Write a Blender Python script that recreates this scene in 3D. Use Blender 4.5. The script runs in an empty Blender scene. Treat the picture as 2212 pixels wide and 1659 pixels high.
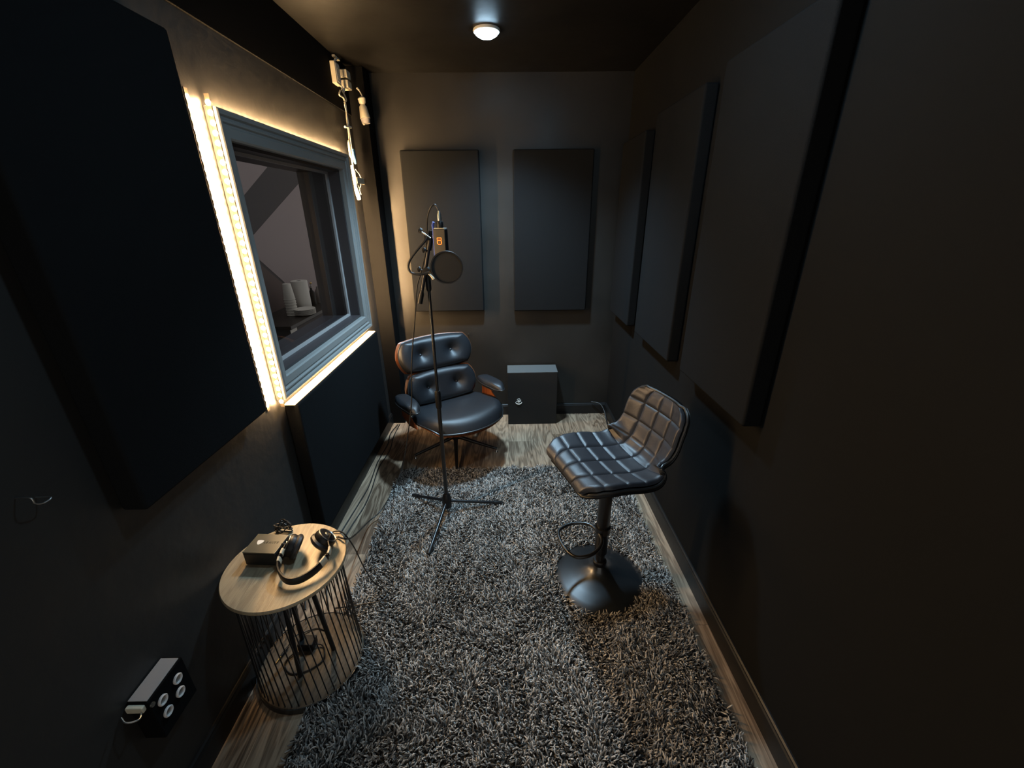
import bpy, math, random
import numpy as np
from mathutils import Vector, Matrix
PI = math.pi
random.seed(7)
rng = np.random.default_rng(7)
scene = bpy.context.scene
COL = scene.collection

# ---------------------------------------------------------------- camera
W, H = 2212, 1659
CX, CY = W / 2, H / 2
VD, VV = (1092.0, 458.0), (1128.0, 2990.0)      # vanishing points of depth and of the verticals
F = math.sqrt(-((VD[0]-CX)*(VV[0]-CX) + (VD[1]-CY)*(VV[1]-CY)))
def _n(v):
    v = np.array(v, float); return v/np.linalg.norm(v)
_Y = _n([(VD[0]-CX)/F, (VD[1]-CY)/F, 1]); _D = _n([(VV[0]-CX)/F, (VV[1]-CY)/F, 1])
_D = _n(_D-(_D@_Y)*_Y); _Z = -_D; _X = np.cross(_Y, _Z)
ROT = np.array([_X, _Y, _Z])
EYE = np.array([0, 0, 1.60])
def _ray(px, py): return ROT @ np.array([(px-CX)/F, (py-CY)/F, 1.0])
def aty(px, py, y):                              # the point of a sight line at depth y / side x / height z
    d = _ray(px, py); return tuple(EYE+d*(y/d[1]))
def atx(px, py, x):
    d = _ray(px, py); return tuple(EYE+d*(x/d[0]))
def atz(px, py, z):
    d = _ray(px, py); return tuple(EYE+d*((z-1.60)/d[2]))
cam_d = bpy.data.cameras.new('camera'); cam = bpy.data.objects.new('camera', cam_d); COL.objects.link(cam)
cam_d.sensor_width = 36; cam_d.sensor_fit = 'HORIZONTAL'; cam_d.lens = F/W*36
cam_d.clip_start = 0.01; cam_d.clip_end = 50
M = Matrix.Identity(4)
for i in range(3):
    M[i][0] = ROT[i][0]; M[i][1] = -ROT[i][1]; M[i][2] = -ROT[i][2]; M[i][3] = EYE[i]
cam.matrix_world = M
scene.camera = cam

# ---------------------------------------------------------------- light levels
WORLD = (0.46, 0.45, 0.42)  # even fill added to lift the blacks, enters by the open rear end
LAMP_COL, LAMP_FAR, LAMP_NEAR = (0.50, 0.77, 1.0), 30.0, 235.0
LED_COL, LED_STR = (1.0, 0.635, 0.30), 1350.0
scene.view_settings.view_transform = 'Standard'
scene.view_settings.look = 'None'
scene.view_settings.gamma = 1.0
scene.view_settings.exposure = 0.0
scene.view_settings.use_curve_mapping = False
world = bpy.data.worlds.new('world'); scene.world = world; world.use_nodes = True
world.node_tree.nodes['Background'].inputs[0].default_value = (*WORLD, 1)
world.node_tree.nodes['Background'].inputs[1].default_value = 1.0

# ---------------------------------------------------------------- materials
def mat(name, col, rough=.5, metal=0.0, spec=.5, bump=0.0, bscale=200, col2=None, cscale=3.0, stretch=(1, 1, 1), coat=0.0, emit=None, estr=0, rvar=0.0):
    m = bpy.data.materials.new(name); m.use_nodes = True
    nt = m.node_tree; N = nt.nodes; L = nt.links; b = N['Principled BSDF']
    b.inputs['Base Color'].default_value = (*col, 1)
    b.inputs['Roughness'].default_value = rough
    b.inputs['Metallic'].default_value = metal
    b.inputs['Specular IOR Level'].default_value = spec
    b.inputs['Coat Weight'].default_value = coat
    if emit:
        b.inputs['Emission Color'].default_value = (*emit, 1); b.inputs['Emission Strength'].default_value = estr
    tc = mp = None
    if bump or col2 or rvar:
        tc = N.new('ShaderNodeTexCoord'); mp = N.new('ShaderNodeMapping'); mp.inputs['Scale'].default_value = stretch
        L.new(tc.outputs['Object'], mp.inputs[0])
    if bump:
        n = N.new('ShaderNodeTexNoise'); n.inputs['Scale'].default_value = bscale; n.inputs['Detail'].default_value = 4
        L.new(mp.outputs[0], n.inputs[0])
        bp = N.new('ShaderNodeBump'); bp.inputs['Strength'].default_value = bump; bp.inputs['Distance'].default_value = .01
        L.new(n.outputs[0], bp.inputs['Height']); L.new(bp.outputs[0], b.inputs['Normal'])
    if col2 or rvar:
        n = N.new('ShaderNodeTexNoise'); n.inputs['Scale'].default_value = cscale; n.inputs['Detail'].default_value = 5
        L.new(mp.outputs[0], n.inputs[0])
        if col2:
            r = N.new('ShaderNodeValToRGB'); r.color_ramp.elements[0].position = .35; r.color_ramp.elements[1].position = .68
            r.color_ramp.elements[0].color = (*col, 1); r.color_ramp.elements[1].color = (*col2, 1)
            L.new(n.outputs[0], r.inputs[0]); L.new(r.outputs[0], b.inputs['Base Color'])
        if rvar:
            mr = N.new('ShaderNodeMapRange'); mr.inputs[3].default_value = max(rough-rvar, .02); mr.inputs[4].default_value = rough+rvar
            mr.inputs[1].default_value = .3; mr.inputs[2].default_value = .7
            L.new(n.outputs[0], mr.inputs[0]); L.new(mr.outputs[0], b.inputs['Roughness'])
    return m

def wood(name, dark, light, scale=1.0, axis='y', planks=0.0, rough=.45, seams=.5):
    """grain that runs along one axis; with planks > 0 the surface is cut into boards of that width"""
    m = bpy.data.materials.new(name); m.use_nodes = True
    nt = m.node_tree; N = nt.nodes; L = nt.links; b = N['Principled BSDF']; b.inputs['Roughness'].default_value = rough
    tc = N.new('ShaderNodeTexCoord'); sp = N.new('ShaderNodeSeparateXYZ'); L.new(tc.outputs['Object'], sp.inputs[0])
    def mth(op, a, c=None):
        k = N.new('ShaderNodeMath'); k.operation = op
        for i, v in enumerate((a, c)):
            if v is None: continue
            if isinstance(v, (int, float)): k.inputs[i].default_value = v
            else: L.new(v, k.inputs[i])
        return k.outputs[0]
    al, ac = (sp.outputs[1], sp.outputs[0]) if axis == 'y' else (sp.outputs[0], sp.outputs[1])
    if axis == 'z': al, ac = sp.outputs[2], sp.outputs[0]
    rnd = None
    cb = N.new('ShaderNodeCombineXYZ')
    if planks:
        q = mth('DIVIDE', ac, planks); idx = mth('FLOOR', q)
        wn = N.new('ShaderNodeTexWhiteNoise'); wn.noise_dimensions = '1D'; L.new(idx, wn.inputs['W'])
        off = mth('MULTIPLY', wn.outputs[0], 3.7)
        ln = mth('DIVIDE', mth('ADD', al, off), 1.22); lidx = mth('FLOOR', ln)
        wn2 = N.new('ShaderNodeTexWhiteNoise'); wn2.noise_dimensions = '2D'
        c2 = N.new('ShaderNodeCombineXYZ'); L.new(idx, c2.inputs[0]); L.new(lidx, c2.inputs[1]); L.new(c2.outputs[0], wn2.inputs['Vector'])
        rnd = wn2.outputs[0]
        fr = mth('FRACT', q); e1 = mth('MINIMUM', fr, mth('SUBTRACT', 1.0, fr)); e1 = mth('MULTIPLY', e1, planks)
        fl = mth('FRACT', ln); e2 = mth('MINIMUM', fl, mth('SUBTRACT', 1.0, fl)); e2 = mth('MULTIPLY', e2, 1.22)
        seam = mth('LESS_THAN', mth('MINIMUM', e1, e2), .0013)
        L.new(mth('MULTIPLY', rnd, 31.0), cb.inputs[2])
    L.new(mth('MULTIPLY', al, 1.6*scale), cb.inputs[1]); L.new(mth('MULTIPLY', ac, 13*scale), cb.inputs[0])
    n1 = N.new('ShaderNodeTexNoise'); n1.inputs['Scale'].default_value = 1.0; n1.inputs['Detail'].default_value = 3; n1.inputs['Distortion'].default_value = .6
    L.new(cb.outputs[0], n1.inputs[0])
    rings = mth('SINE', mth('MULTIPLY', n1.outputs[0], 52.0))
    cb2 = N.new('ShaderNodeCombineXYZ'); L.new(mth('MULTIPLY', al, 6*scale), cb2.inputs[1]); L.new(mth('MULTIPLY', ac, 230*scale), cb2.inputs[0])
    n2 = N.new('ShaderNodeTexNoise'); n2.inputs['Scale'].default_value = 1.0; n2.inputs['Detail'].default_value = 4; L.new(cb2.outputs[0], n2.inputs[0])
    v = mth('ADD', mth('MULTIPLY', rings, .15), mth('MULTIPLY', n2.outputs[0], .55))
    v = mth('ADD', v, mth('MULTIPLY', n1.outputs[0], .35))
    if rnd is not None: v = mth('ADD', v, mth('MULTIPLY', mth('SUBTRACT', rnd, .5), .30))
    r = N.new('ShaderNodeValToRGB'); r.color_ramp.elements[0].position = .2; r.color_ramp.elements[1].position = .75
    r.color_ramp.elements[0].color = (*dark, 1); r.color_ramp.elements[1].color = (*light, 1); L.new(v, r.inputs[0])
    col = r.outputs[0]
    if planks:
        mx = N.new('ShaderNodeMix'); mx.data_type = 'RGBA'; L.new(mth('MULTIPLY', seam, seams), mx.inputs[0]); L.new(col, mx.inputs[6]); mx.inputs[7].default_value = (.02, .015, .01, 1)
        col = mx.outputs[2]
    L.new(col, b.inputs['Base Color'])
    bp = N.new('ShaderNodeBump'); bp.inputs['Strength'].default_value = .15; bp.inputs['Distance'].default_value = .002; L.new(n2.outputs[0], bp.inputs['Height']); L.new(bp.outputs[0], b.inputs['Normal'])
    return m

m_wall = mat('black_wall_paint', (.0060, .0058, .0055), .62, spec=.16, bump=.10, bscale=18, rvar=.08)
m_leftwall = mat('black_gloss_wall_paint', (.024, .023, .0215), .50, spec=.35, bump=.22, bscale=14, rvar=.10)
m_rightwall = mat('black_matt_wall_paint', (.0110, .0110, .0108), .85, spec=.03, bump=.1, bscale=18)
m_flat = mat('flat_black_paint', (.0035, .0034, .0034), .9, spec=.08)
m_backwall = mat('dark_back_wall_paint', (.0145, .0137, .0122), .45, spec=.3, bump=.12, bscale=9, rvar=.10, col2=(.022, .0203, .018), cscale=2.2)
m_ceil = mat('black_ceiling_paint', (.008, .0075, .007), .42, spec=.3, bump=.08, bscale=14, rvar=.1)
m_trimblack = mat('black_satin_trim_paint', (.010, .010, .010), .45, spec=.35, bump=.05, bscale=20)
m_panel = mat('charcoal_acoustic_fabric', (.0108, .0113, .0118), .95, spec=.05, bump=.35, bscale=700)
m_floor = wood('grey_brown_plank_floor', (.105, .066, .040), (.44, .32, .215), 1.0, 'y', .17, .42)
m_table = wood('ash_veneer', (.24, .185, .115), (.36, .29, .185), 1.3, 'y', 0, .42)
m_tablebase = wood('ash_veneer_shaded_base', (.055, .038, .023), (.14, .10, .062), 1.6, 'y', 0, .5)  # same ash as the tabletop, darkened for the shade on the base
m_walnut = wood('walnut_plywood', (.19, .050, .016), (.46, .15, .055), 2.4, 'y', 0, .30)
m_frame = mat('pale_blue_grey_gloss_paint', (.26, .262, .25), .34, bump=.05, bscale=30)
m_jamb = mat('dark_mauve_jamb_paint', (.045, .037, .038), .45)
m_bead = mat('grey_glazing_bead', (.30, .28, .27), .4)
m_tape = mat('tan_led_tape', (.16, .12, .08), .6)
m_led = mat('lit_led', (1, .9, .7), .5, emit=LED_COL, estr=LED_STR)
m_ledbig = mat('lit_large_led', (1, .9, .7), .5, emit=LED_COL, estr=LED_STR*.52)
m_lens = mat('lit_lamp_lens', (1, 1, 1), .5, emit=LAMP_COL, estr=LAMP_FAR)
m_lens2 = mat('lit_lamp_lens_near', (1, 1, 1), .5, emit=LAMP_COL, estr=LAMP_NEAR)
m_white = mat('white_plastic', (.62, .60, .55), .4)
m_cream = mat('cream_plastic', (.55, .50, .38), .45)
m_bluepl = mat('blue_plastic_clip', (.08, .20, .36), .4)
m_black = mat('black_plastic', (.006, .006, .0065), .42, spec=.35)
m_blackmetal = mat('black_powder_coated_metal', (.008, .008, .009), .30, metal=0.0, spec=.6)
m_basemetal = mat('black_glossy_stool_base', (.008, .010, .012), .34, metal=0.0, spec=.9, coat=.4)
m_leather = mat('black_leather', (.014, .015, .018), .44, spec=.55, bump=.12, bscale=320)
m_stoolleather = mat('black_faux_leather', (.024, .025, .030), .42, spec=.55, bump=.10, bscale=380)
m_piping = mat('black_leather_piping', (.02, .019, .018), .35)
m_chrome = mat('chrome', (.75, .75, .75), .2, metal=1.0)
m_steel = mat('brushed_steel', (.42, .42, .40), .35, metal=1.0)
m_brass = mat('brass', (.8, .55, .22), .25, metal=1.0)
m_rubber = mat('black_rubber_cable', (.008, .008, .008), .45)
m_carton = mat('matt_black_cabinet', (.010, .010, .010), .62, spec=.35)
m_cartontop = mat('black_cabinet_top_lit_grey', (.11, .125, .13), .30, spec=.6)
m_mic = mat('black_microphone_body', (.008, .008, .009), .35)
m_micblue = mat('blue_microphone_side', (.035, .07, .34), .35, metal=.3)
m_badge = mat('glowing_amber_badge', (.4, .10, .01), .4, emit=(1.0, .24, .02), estr=1.6)
m_badgered = mat('dim_red_badge', (.2, .02, .01), .4, emit=(1.0, .12, .02), estr=.25)
m_amplidlit = mat('black_amp_lid_lit_olive', (.060, .056, .036), .40, spec=.6)  # olive stands for the light falling on the black lid
m_amp = mat('black_amp_case', (.006, .006, .006), .5)
m_print = mat('white_print', (.75, .74, .70), .5)
m_printdim = mat('dark_grey_print', (.020, .019, .014), .4)
m_mauve = mat('mauve_wall_paint', (.33, .275, .28), .7)
m_mauve_dark = mat('charcoal_wall_paint', (.060, .052, .056), .7)
m_brownreflect = mat('painted_brown_reflection', (.12, .082, .076), .7)
m_paper = mat('white_paper', (.78, .76, .72), .85)
m_foam = mat('white_foam_cup', (.75, .73, .68), .6)
m_redprint = mat('red_printed_label', (.45, .07, .08), .6)
m_clear = mat('greyish_plastic_bottle', (.30, .28, .27), .2)
m_ringwhite = mat('pale_jack_ring', (.62, .58, .55), .4)
m_rugbase = mat('rug_backing', (.04, .036, .032), .9)
# glass: a real thin pane, partly mirror by fresnel
m_glass = bpy.data.materials.new('window_glass'); m_glass.use_nodes = True
_nt = m_glass.node_tree; _nt.nodes.remove(_nt.nodes['Principled BSDF'])
_tr = _nt.nodes.new('ShaderNodeBsdfTransparent'); _tr.inputs[0].default_value = (.80, .80, .81, 1)
_gl = _nt.nodes.new('ShaderNodeBsdfGlossy'); _gl.inputs['Roughness'].default_value = .01
_lw = _nt.nodes.new('ShaderNodeFresnel'); _lw.inputs['IOR'].default_value = 1.25
_mx = _nt.nodes.new('ShaderNodeMixShader'); _ge = _nt.nodes.new('ShaderNodeNewGeometry'); _sb = _nt.nodes.new('ShaderNodeMath'); _sb.operation = 'SUBTRACT'; _sb.inputs[0].default_value = 1.0; _nt.links.new(_ge.outputs['Backfacing'], _sb.inputs[1])
_mu = _nt.nodes.new('ShaderNodeMath'); _mu.operation = 'MULTIPLY'; _nt.links.new(_lw.outputs[0], _mu.inputs[0]); _nt.links.new(_sb.outputs[0], _mu.inputs[1])
_nt.links.new(_mu.outputs[0], _mx.inputs[0]); _nt.links.new(_tr.outputs[0], _mx.inputs[1]); _nt.links.new(_gl.outputs[0], _mx.inputs[2])
_nt.links.new(_mx.outputs[0], _nt.nodes['Material Output'].inputs[0])
# sheer black mesh for the pop filter
m_mesh = bpy.data.materials.new('sheer_black_nylon'); m_mesh.use_nodes = True
_nt = m_mesh.node_tree; _b = _nt.nodes['Principled BSDF']; _b.inputs['Base Color'].default_value = (.02, .02, .02, 1); _b.inputs['Roughness'].default_value = .8
_tr = _nt.nodes.new('ShaderNodeBsdfTransparent'); _mx = _nt.nodes.new('ShaderNodeMixShader'); _mx.inputs[0].default_value = .62
_nt.links.new(_tr.outputs[0], _mx.inputs[1]); _nt.links.new(_b.outputs[0], _mx.inputs[2]); _nt.links.new(_mx.outputs[0], _nt.nodes['Material Output'].inputs[0])
# rug yarn: each strand carries its own dye
m_yarn = bpy.data.materials.new('shaggy_yarn'); m_yarn.use_nodes = True
_nt = m_yarn.node_tree; _b = _nt.nodes['Principled BSDF']; _b.inputs['Roughness'].default_value = .75; _b.inputs['Specular IOR Level'].default_value = .25
_at = _nt.nodes.new('ShaderNodeAttribute'); _at.attribute_name = 'dye'; _nt.links.new(_at.outputs['Color'], _b.inputs['Base Color'])

# ---------------------------------------------------------------- mesh helpers
class MB:
    def __init__(s): s.v = []; s.f = []; s.sm = []
    def add(s, vs, fs, smooth=False):
        k = len(s.v); s.v += [tuple(v) for v in vs]; s.f += [tuple(i+k for i in f) for f in fs]; s.sm += [smooth]*len(fs); return s
    def box(s, lo, hi, T=None):
        x0, y0, z0 = lo; x1, y1, z1 = hi
        vs = [(x0,y0,z0),(x1,y0,z0),(x1,y1,z0),(x0,y1,z0),(x0,y0,z1),(x1,y0,z1),(x1,y1,z1),(x0,y1,z1)]
        if T: vs = [T @ Vector(v) for v in vs]
        return s.add(vs, [(0,3,2,1),(4,5,6,7),(0,1,5,4),(1,2,6,5),(2,3,7,6),(3,0,4,7)])
    def tube(s, pts, r, n=10, closed=False, cap=True):
        P = [Vector(p) for p in pts]; m = len(P)
        rad = r if isinstance(r, (list, tuple)) else [r]*m
        T = []
        for i in range(m):
            a = P[(i-1) % m] if (closed or i > 0) else P[i]; b = P[(i+1) % m] if (closed or i < m-1) else P[i]
            t = (b-a); T.append(t.normalized() if t.length > 1e-9 else Vector((0,0,1)))
        u = T[0].orthogonal().normalized(); fr = []
        for i in range(m):
            u = (u - T[i]*u.dot(T[i]));
            if u.length < 1e-6: u = T[i].orthogonal()
            u.normalize(); fr.append((u.copy(), T[i].cross(u)))
        vs = []
        for i in range(m):
            a, b = fr[i]
            for j in range(n):
                t = 2*PI*j/n; vs.append(P[i] + (a*math.cos(t)+b*math.sin(t))*rad[i])
        fs = []
        for i in range(m if closed else m-1):
            i2 = (i+1) % m
            for j in range(n):
                fs.append((i*n+j, i*n+(j+1) % n, i2*n+(j+1) % n, i2*n+j))
        if cap and not closed:
            fs.append(tuple(range(n-1, -1, -1))); fs.append(tuple((m-1)*n+j for j in range(n)))
        return s.add(vs, fs, True)
    def lathe(s, prof, n=32, c=(0,0,0), T=None):
        """profile [(r, z)] turned about z; T optional matrix"""
        vs = []; fs = []; m = len(prof)
        for r, z in prof:
            for j in range(n):
                t = 2*PI*j/n; v = Vector((r*math.cos(t), r*math.sin(t), z)); v = (T @ v) if T else v
                vs.append(v+Vector(c))
        for i in range(m-1):
            for j in range(n): fs.append((i*n+j, i*n+(j+1) % n, (i+1)*n+(j+1) % n, (i+1)*n+j))
        if prof[0][0] > 1e-6: fs.append(tuple(range(n-1, -1, -1)))
        if prof[-1][0] > 1e-6: fs.append(tuple((m-1)*n+j for j in range(n)))
        return s.add(vs, fs, True)
    def build(s, name, m, parent=None, bevel=0, seg=2, flat=False, local=False, subsurf=0):
        me = bpy.data.meshes.new(name)
        off = Vector((0,0,0))
        if parent is not None and not local:
            q = parent
            while q is not None: off += Vector(q.location); q = q.parent
        me.from_pydata([tuple(Vector(v)-off) for v in s.v], [], s.f); me.materials.append(m)
        me.polygons.foreach_set('use_smooth', [bool(x) and not flat for x in s.sm])
        import bmesh
        b = bmesh.new(); b.from_mesh(me); bmesh.ops.remove_doubles(b, verts=b.verts, dist=1e-6); bmesh.ops.recalc_face_normals(b, faces=b.faces); b.to_mesh(me); b.free()
        if any(s.sm) and not flat:
            try: me.set_sharp_from_angle(angle=math.radians(40))
            except Exception: pass
        o = bpy.data.objects.new(name, me); COL.objects.link(o)
        if parent is not None: o.parent = parent
        if bevel:
            md = o.modifiers.new('bevel', 'BEVEL'); md.width = bevel; md.segments = seg; md.limit_method = 'ANGLE'; md.angle_limit = math.radians(40)
            for p in me.polygons: p.use_smooth = True
            try: me.set_sharp_from_angle(angle=math.radians(30))
            except Exception: pass
            md.harden_normals = True
        if subsurf:
            md = o.modifiers.new('subsurf', 'SUBSURF'); md.levels = subsurf; md.render_levels = subsurf
        return o
def spline(pts, k=8, closed=False):
    P = [Vector(p) for p in pts]; n = len(P); out = []
    for i in range(n if closed else n-1):
        p0 = P[(i-1) % n] if (closed or i > 0) else P[i]*2-P[i+1]
        p1 = P[i]; p2 = P[(i+1) % n]; p3 = P[(i+2) % n] if (closed or i < n-2) else p2*2-p1
        for j in range(k):
            t = j/k
            out.append(.5*((2*p1)+(p2-p0)*t+(2*p0-5*p1+4*p2-p3)*t*t+(3*p1-p0-3*p2+p3)*t**3))
    if not closed: out.append(P[-1])
    return out
def tag(o, label=None, cat=None, group=None, kind=None):
    if label: o['label'] = label
    if cat: o['category'] = cat
    if group: o['group'] = group
    if kind: o['kind'] = kind
    return o
def thing(name, label, cat, loc=(0,0,0), rz=0, group=None):
    o = bpy.data.objects.new(name, None); o.empty_display_size = .05; COL.objects.link(o); o.location = loc; o.rotation_euler = (0,0,rz)
    return tag(o, label, cat, group)
def struct(name, label, mb, m, bevel=0, parent=None):
    o = mb.build(name, m, parent, bevel=bevel)
    if parent is None: tag(o, label, kind='structure')
    return o
def align(d):                                     # rotation that takes z to direction d
    return Vector((0,0,1)).rotation_difference(Vector(d)).to_matrix().to_4x4()
def link_copy(o, parent, loc):
    c = o.copy(); COL.objects.link(c); c.parent = parent; c.location = loc; return c

# ================================================================ SETTING
XL, XR, YB, ZC, YN = -.96, .835, 3.19, 2.42, -.6
SOFX, SOFZ = -.952, 2.165
wy0, wy1, wz0, wz1 = 1.64, 2.70, .975, 1.835       # window opening
XO = -1.20                                          # outer face of the window wall
struct('floor', 'grey brown wood plank floor', MB().box((XO,YN,-.05),(XR+.1,YB+.1,0)), m_floor)
struct('ceiling', 'black painted ceiling', MB().box((XO,YN,ZC),(XR+.1,YB+.1,ZC+.05)), m_ceil)
struct('wall_back', 'dark painted end wall behind the chair', MB().box((XO,YB,0),(XR+.1,YB+.1,ZC)), m_backwall)
struct('wall_right', 'black painted right wall', MB().box((XR,YN,0),(XR+.1,YB,ZC)), m_rightwall)
wl = MB()
wl.box((XO,YN,0),(XL,wy0,ZC)); wl.box((XO,wy1,0),(XL,YB,ZC)); wl.box((XO,wy0,0),(XL,wy1,wz0)); wl.box((XO,wy0,wz1),(XL,wy1,ZC))
struct('wall_left', 'black painted left wall with the window opening', wl, m_leftwall)
struct('trim_1', 'flat black board along the top of the left wall', MB().box((XL,YN,SOFZ),(SOFX,YB,ZC)), m_flat, bevel=.001)
struct('trim_2', 'black boxed column in the far left corner', MB().box((XL,3.05,0),(-.852,YB,ZC)), m_flat, bevel=.003)
def base_profile(axis, lo, hi, face, sgn):
    """baseboard .095 high, .014 thick with a small stepped top"""
    prof = [(0,0),(.014,0),(.014,.078),(.010,.084),(.010,.090),(.005,.095),(0,.095)]
    vs = []
    for e in (lo, hi):
        for d, z in prof:
            vs.append((face+sgn*d, e, z) if axis == 'y' else (e, face+sgn*d, z))
    n = len(prof); fs = [(i,(i+1) % n,n+(i+1) % n,n+i) for i in range(n)] + [tuple(range(n)), tuple(range(2*n-1,n-1,-1))]
    return MB().add(vs, fs)
struct('baseboard_left', 'black baseboard along the left wall', base_profile('y', YN, 3.05, XL, 1), m_trimblack)
struct('baseboard_right', 'black baseboard along the right wall', base_profile('y', YN, YB, XR, -1), m_trimblack)
struct('baseboard_back', 'black baseboard along the end wall', base_profile('x', -.852, XR-.014, YB, -1), m_trimblack)

# ---- the observation window
win = bpy.data.objects.new('window_1', None); COL.objects.link(win); win.location = (XL, (wy0+wy1)/2, wz0); tag(win, 'studio window with pale blue grey moulded casing', kind='structure')
def ring_frame(prof, y0, y1, z0, z1):
    """a profile (outward offset, x) mitred around the opening"""
    vs = []
    for d, x in prof:
        vs += [(x, y0-d, z0-d), (x, y1+d, z0-d), (x, y1+d, z1+d), (x, y0-d, z1+d)]
    n = len(prof); fs = []
    for i in range(n):
        k = (i+1) % n
        for j in range(4):
            l = (j+1) % 4
            fs.append((i*4+j, i*4+l, k*4+l, k*4+j))
    return MB().add(vs, fs)
cas = [(0,XL-.002),(0,-.936),(.006,-.930),(.036,-.930),(.040,-.934),(.046,-.934),(.050,-.926),(.056,-.926),(.060,-.931),(.066,-.931),(.070,-.921),(.080,-.919),(.086,-.922),(.088,-.930),(.088,XL-.0)]
casL = [(d*.72 if d < .09 else d, x) for d, x in cas]
# the near side of the casing is a little narrower than the other three
vs = []; 
for d, x in cas:
    dl = d*.72
    vs += [(x, wy0-dl, wz0-d), (x, wy1+d, wz0-d), (x, wy1+d, wz1+d), (x, wy0-dl, wz1+d)]
n = len(cas); fs = []
for i in range(n):
    k = (i+1) % n
    for j in range(4):
        l = (j+1) % 4; fs.append((i*4+j, i*4+l, k*4+l, k*4+j))
MB().add(vs, fs).build('casing', m_frame, win)
ring_frame([(0,XO),(0,XL-.001),(-.012,XL-.001),(-.012,XO)], wy0, wy1, wz0, wz1).build('jamb_lining', m_jamb, win)
ring_frame([(-.012,-1.035),(-.012,-1.020),(-.024,-1.024),(-.024,-1.035)], wy0, wy1, wz0, wz1).build('glazing_bead', m_bead, win)
MB().box((-1.041,wy0+.012,wz0+.012),(-1.036,wy1-.012,wz1-.012)).build('glass_pane', m_glass, win)
# ---- control room beyond the window: far wall with big painted triangles and a painted brown reflection
def fw(px, py): return atx(px, py, -2.2)
cr = MB(); cr.box((-2.3,.8,0),(-2.2,7.0,2.9))
struct('wall_control_room', 'charcoal painted wall of the room beyond the window', cr, m_mauve_dark)
def flat_poly(pts, t=.002):
    n = len(pts); a = [(p[0]+.0005, p[1], p[2]) for p in pts]; b = [(p[0]+t, p[1], p[2]) for p in pts]
    return MB().add(a+b, [tuple(range(n)), tuple(range(2*n-1, n-1, -1))] + [(i,(i+1) % n,n+(i+1) % n,n+i) for i in range(n)])
wc = bpy.data.objects['wall_control_room']
flat_poly([fw(655,385), fw(700,690), fw(640,640), fw(612,608), fw(545,548), fw(538,518)]).build('mauve_triangle', m_mauve, wc)
flat_poly([fw(440,312), fw(577,361), fw(524,425), fw(505,430)]).build('mauve_band', m_mauve, wc)
flat_poly([fw(540,552), fw(614,615), fw(632,760), fw(560,800), fw(520,700)]).build('brown_reflection', m_brownreflect, wc)  # brown reflection of the booth, painted as a shape on the far wall
struct('floor_control_room', 'dark floor of the room beyond the window', MB().box((-2.3,.8,-.05),(XO-.001,7.0,0)), m_mauve_dark)

# ================================================================ ACOUSTIC PANELS
def panel(x0, y0, z0, x1, y1, z1, label, group='fabric wrapped acoustic panels'):
    o = MB().box((x0,y0,z0),(x1,y1,z1)).build('acoustic_panel', m_panel, bevel=.010, seg=3)
    return tag(o, label, 'acoustic panel', group)
panel(-.697, 3.133, .905, -.172, YB-.001, 1.985, 'charcoal acoustic panel on the end wall above the lounge chair')
panel(.055, 3.133, .900, .600, YB-.001, 1.985, 'charcoal acoustic panel on the end wall above the black cabinet')
panel(.776, 2.63, .905, XR-.001, 3.10, 2.01, 'acoustic panel on the right wall in the far corner, farthest of three')
panel(.776, 1.905, .915, XR-.001, 2.46, 2.055, 'blue lit acoustic panel on the right wall, middle of three')
panel(.770, 1.20, .935, XR-.001, 1.74, 2.075, 'dark acoustic panel on the right wall behind the bar stool, nearest of three')
panel(XL+.001, .84, .925, -.895, 1.402, 2.062, 'large dark acoustic panel on the left wall in front of the lit strips')
panel(XL+.001, 1.615, .15, -.898, 2.80, .848, 'low wide acoustic panel on the left wall under the window')

# ================================================================ LED STRIPS
led_me = MB().lathe([(0,.0032),(.0030,.0028),(.0046,.0012),(.0048,0)], 10)
def led_proto(direction, q=1.0):
    mb = MB(); mb.lathe([(r*q, z*q) for r, z in ((.0062,0),(.0060,.0006),(.0036,.0010),(0,.0012))], 12, T=align(direction)); return mb
def led_run(name, label, x, y, z0, z1, n, d):
    t = thing(name, label, 'led strip', (x, y, z0), 0, 'lit strips beside the window')
    if d[0]: MB().box((x-.0005, y-.008, z0-.01), (x+.002, y+.008, z1+.01)).build('tape', m_tape, t)
    else: MB().box((x-.008, y-.002, z0-.01), (x+.008, y+.0005, z1+.01)).build('tape', m_tape, t)
    first = None
    for k in range(n):
        z = z0+(z1-z0)*(k+.5)/n
        if first is None:
            off_ = (d[0]*.002, d[1]*.002, 0); first = led_proto(d, 1.3).build('led', m_ledbig, t, local=True); first.location = (off_[0], off_[1], z-z0)
        else: link_copy(first, t, (off_[0], off_[1], z-z0))
    return t
led_run('led_strip', 'warm lit strip on the left wall, outer one next to the dark panel', XL+.001, 1.506, .885, 1.945, 38, (1,0,0))
led_run('led_strip', 'warm lit strip on the left wall, inner one next to the window casing', -.940, wy0-.0645, .870, 1.945, 38, (0,-1,0))
t = thing('led_strip', 'warm lit strip running around the top, far side and underside of the window casing', 'led strip', (XL+.012, 2.2, wz0-.088))
zt, zb, yf = wz1+.0885, wz0-.0885, wy1+.0885
tp = MB()
tp.box((-.951,wy0-.06,zt),(-.941,yf,zt+.0015)); tp.box((-.951,wy0-.06,zb-.0015),(-.941,yf,zb)); tp.box((-.951,yf,zb),(-.941,yf+.0015,zt))
tp.build('tape', m_tape, t)
m_glowbar = mat('panel_top_glow', (.8, .7, .5), .5, emit=LED_COL, estr=3.2)
MB().box((-.952,wy0-.030,.8485),(-.908,wy1+.085,.8535)).build('added_glow_bar', m_glowbar, t, bevel=.001)  # glowing bar added to brighten the band along the low panel's top
pu = led_proto((0,0,1)); pd = led_proto((0,0,-1)); pf = led_proto((0,1,0), 1.75)
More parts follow.
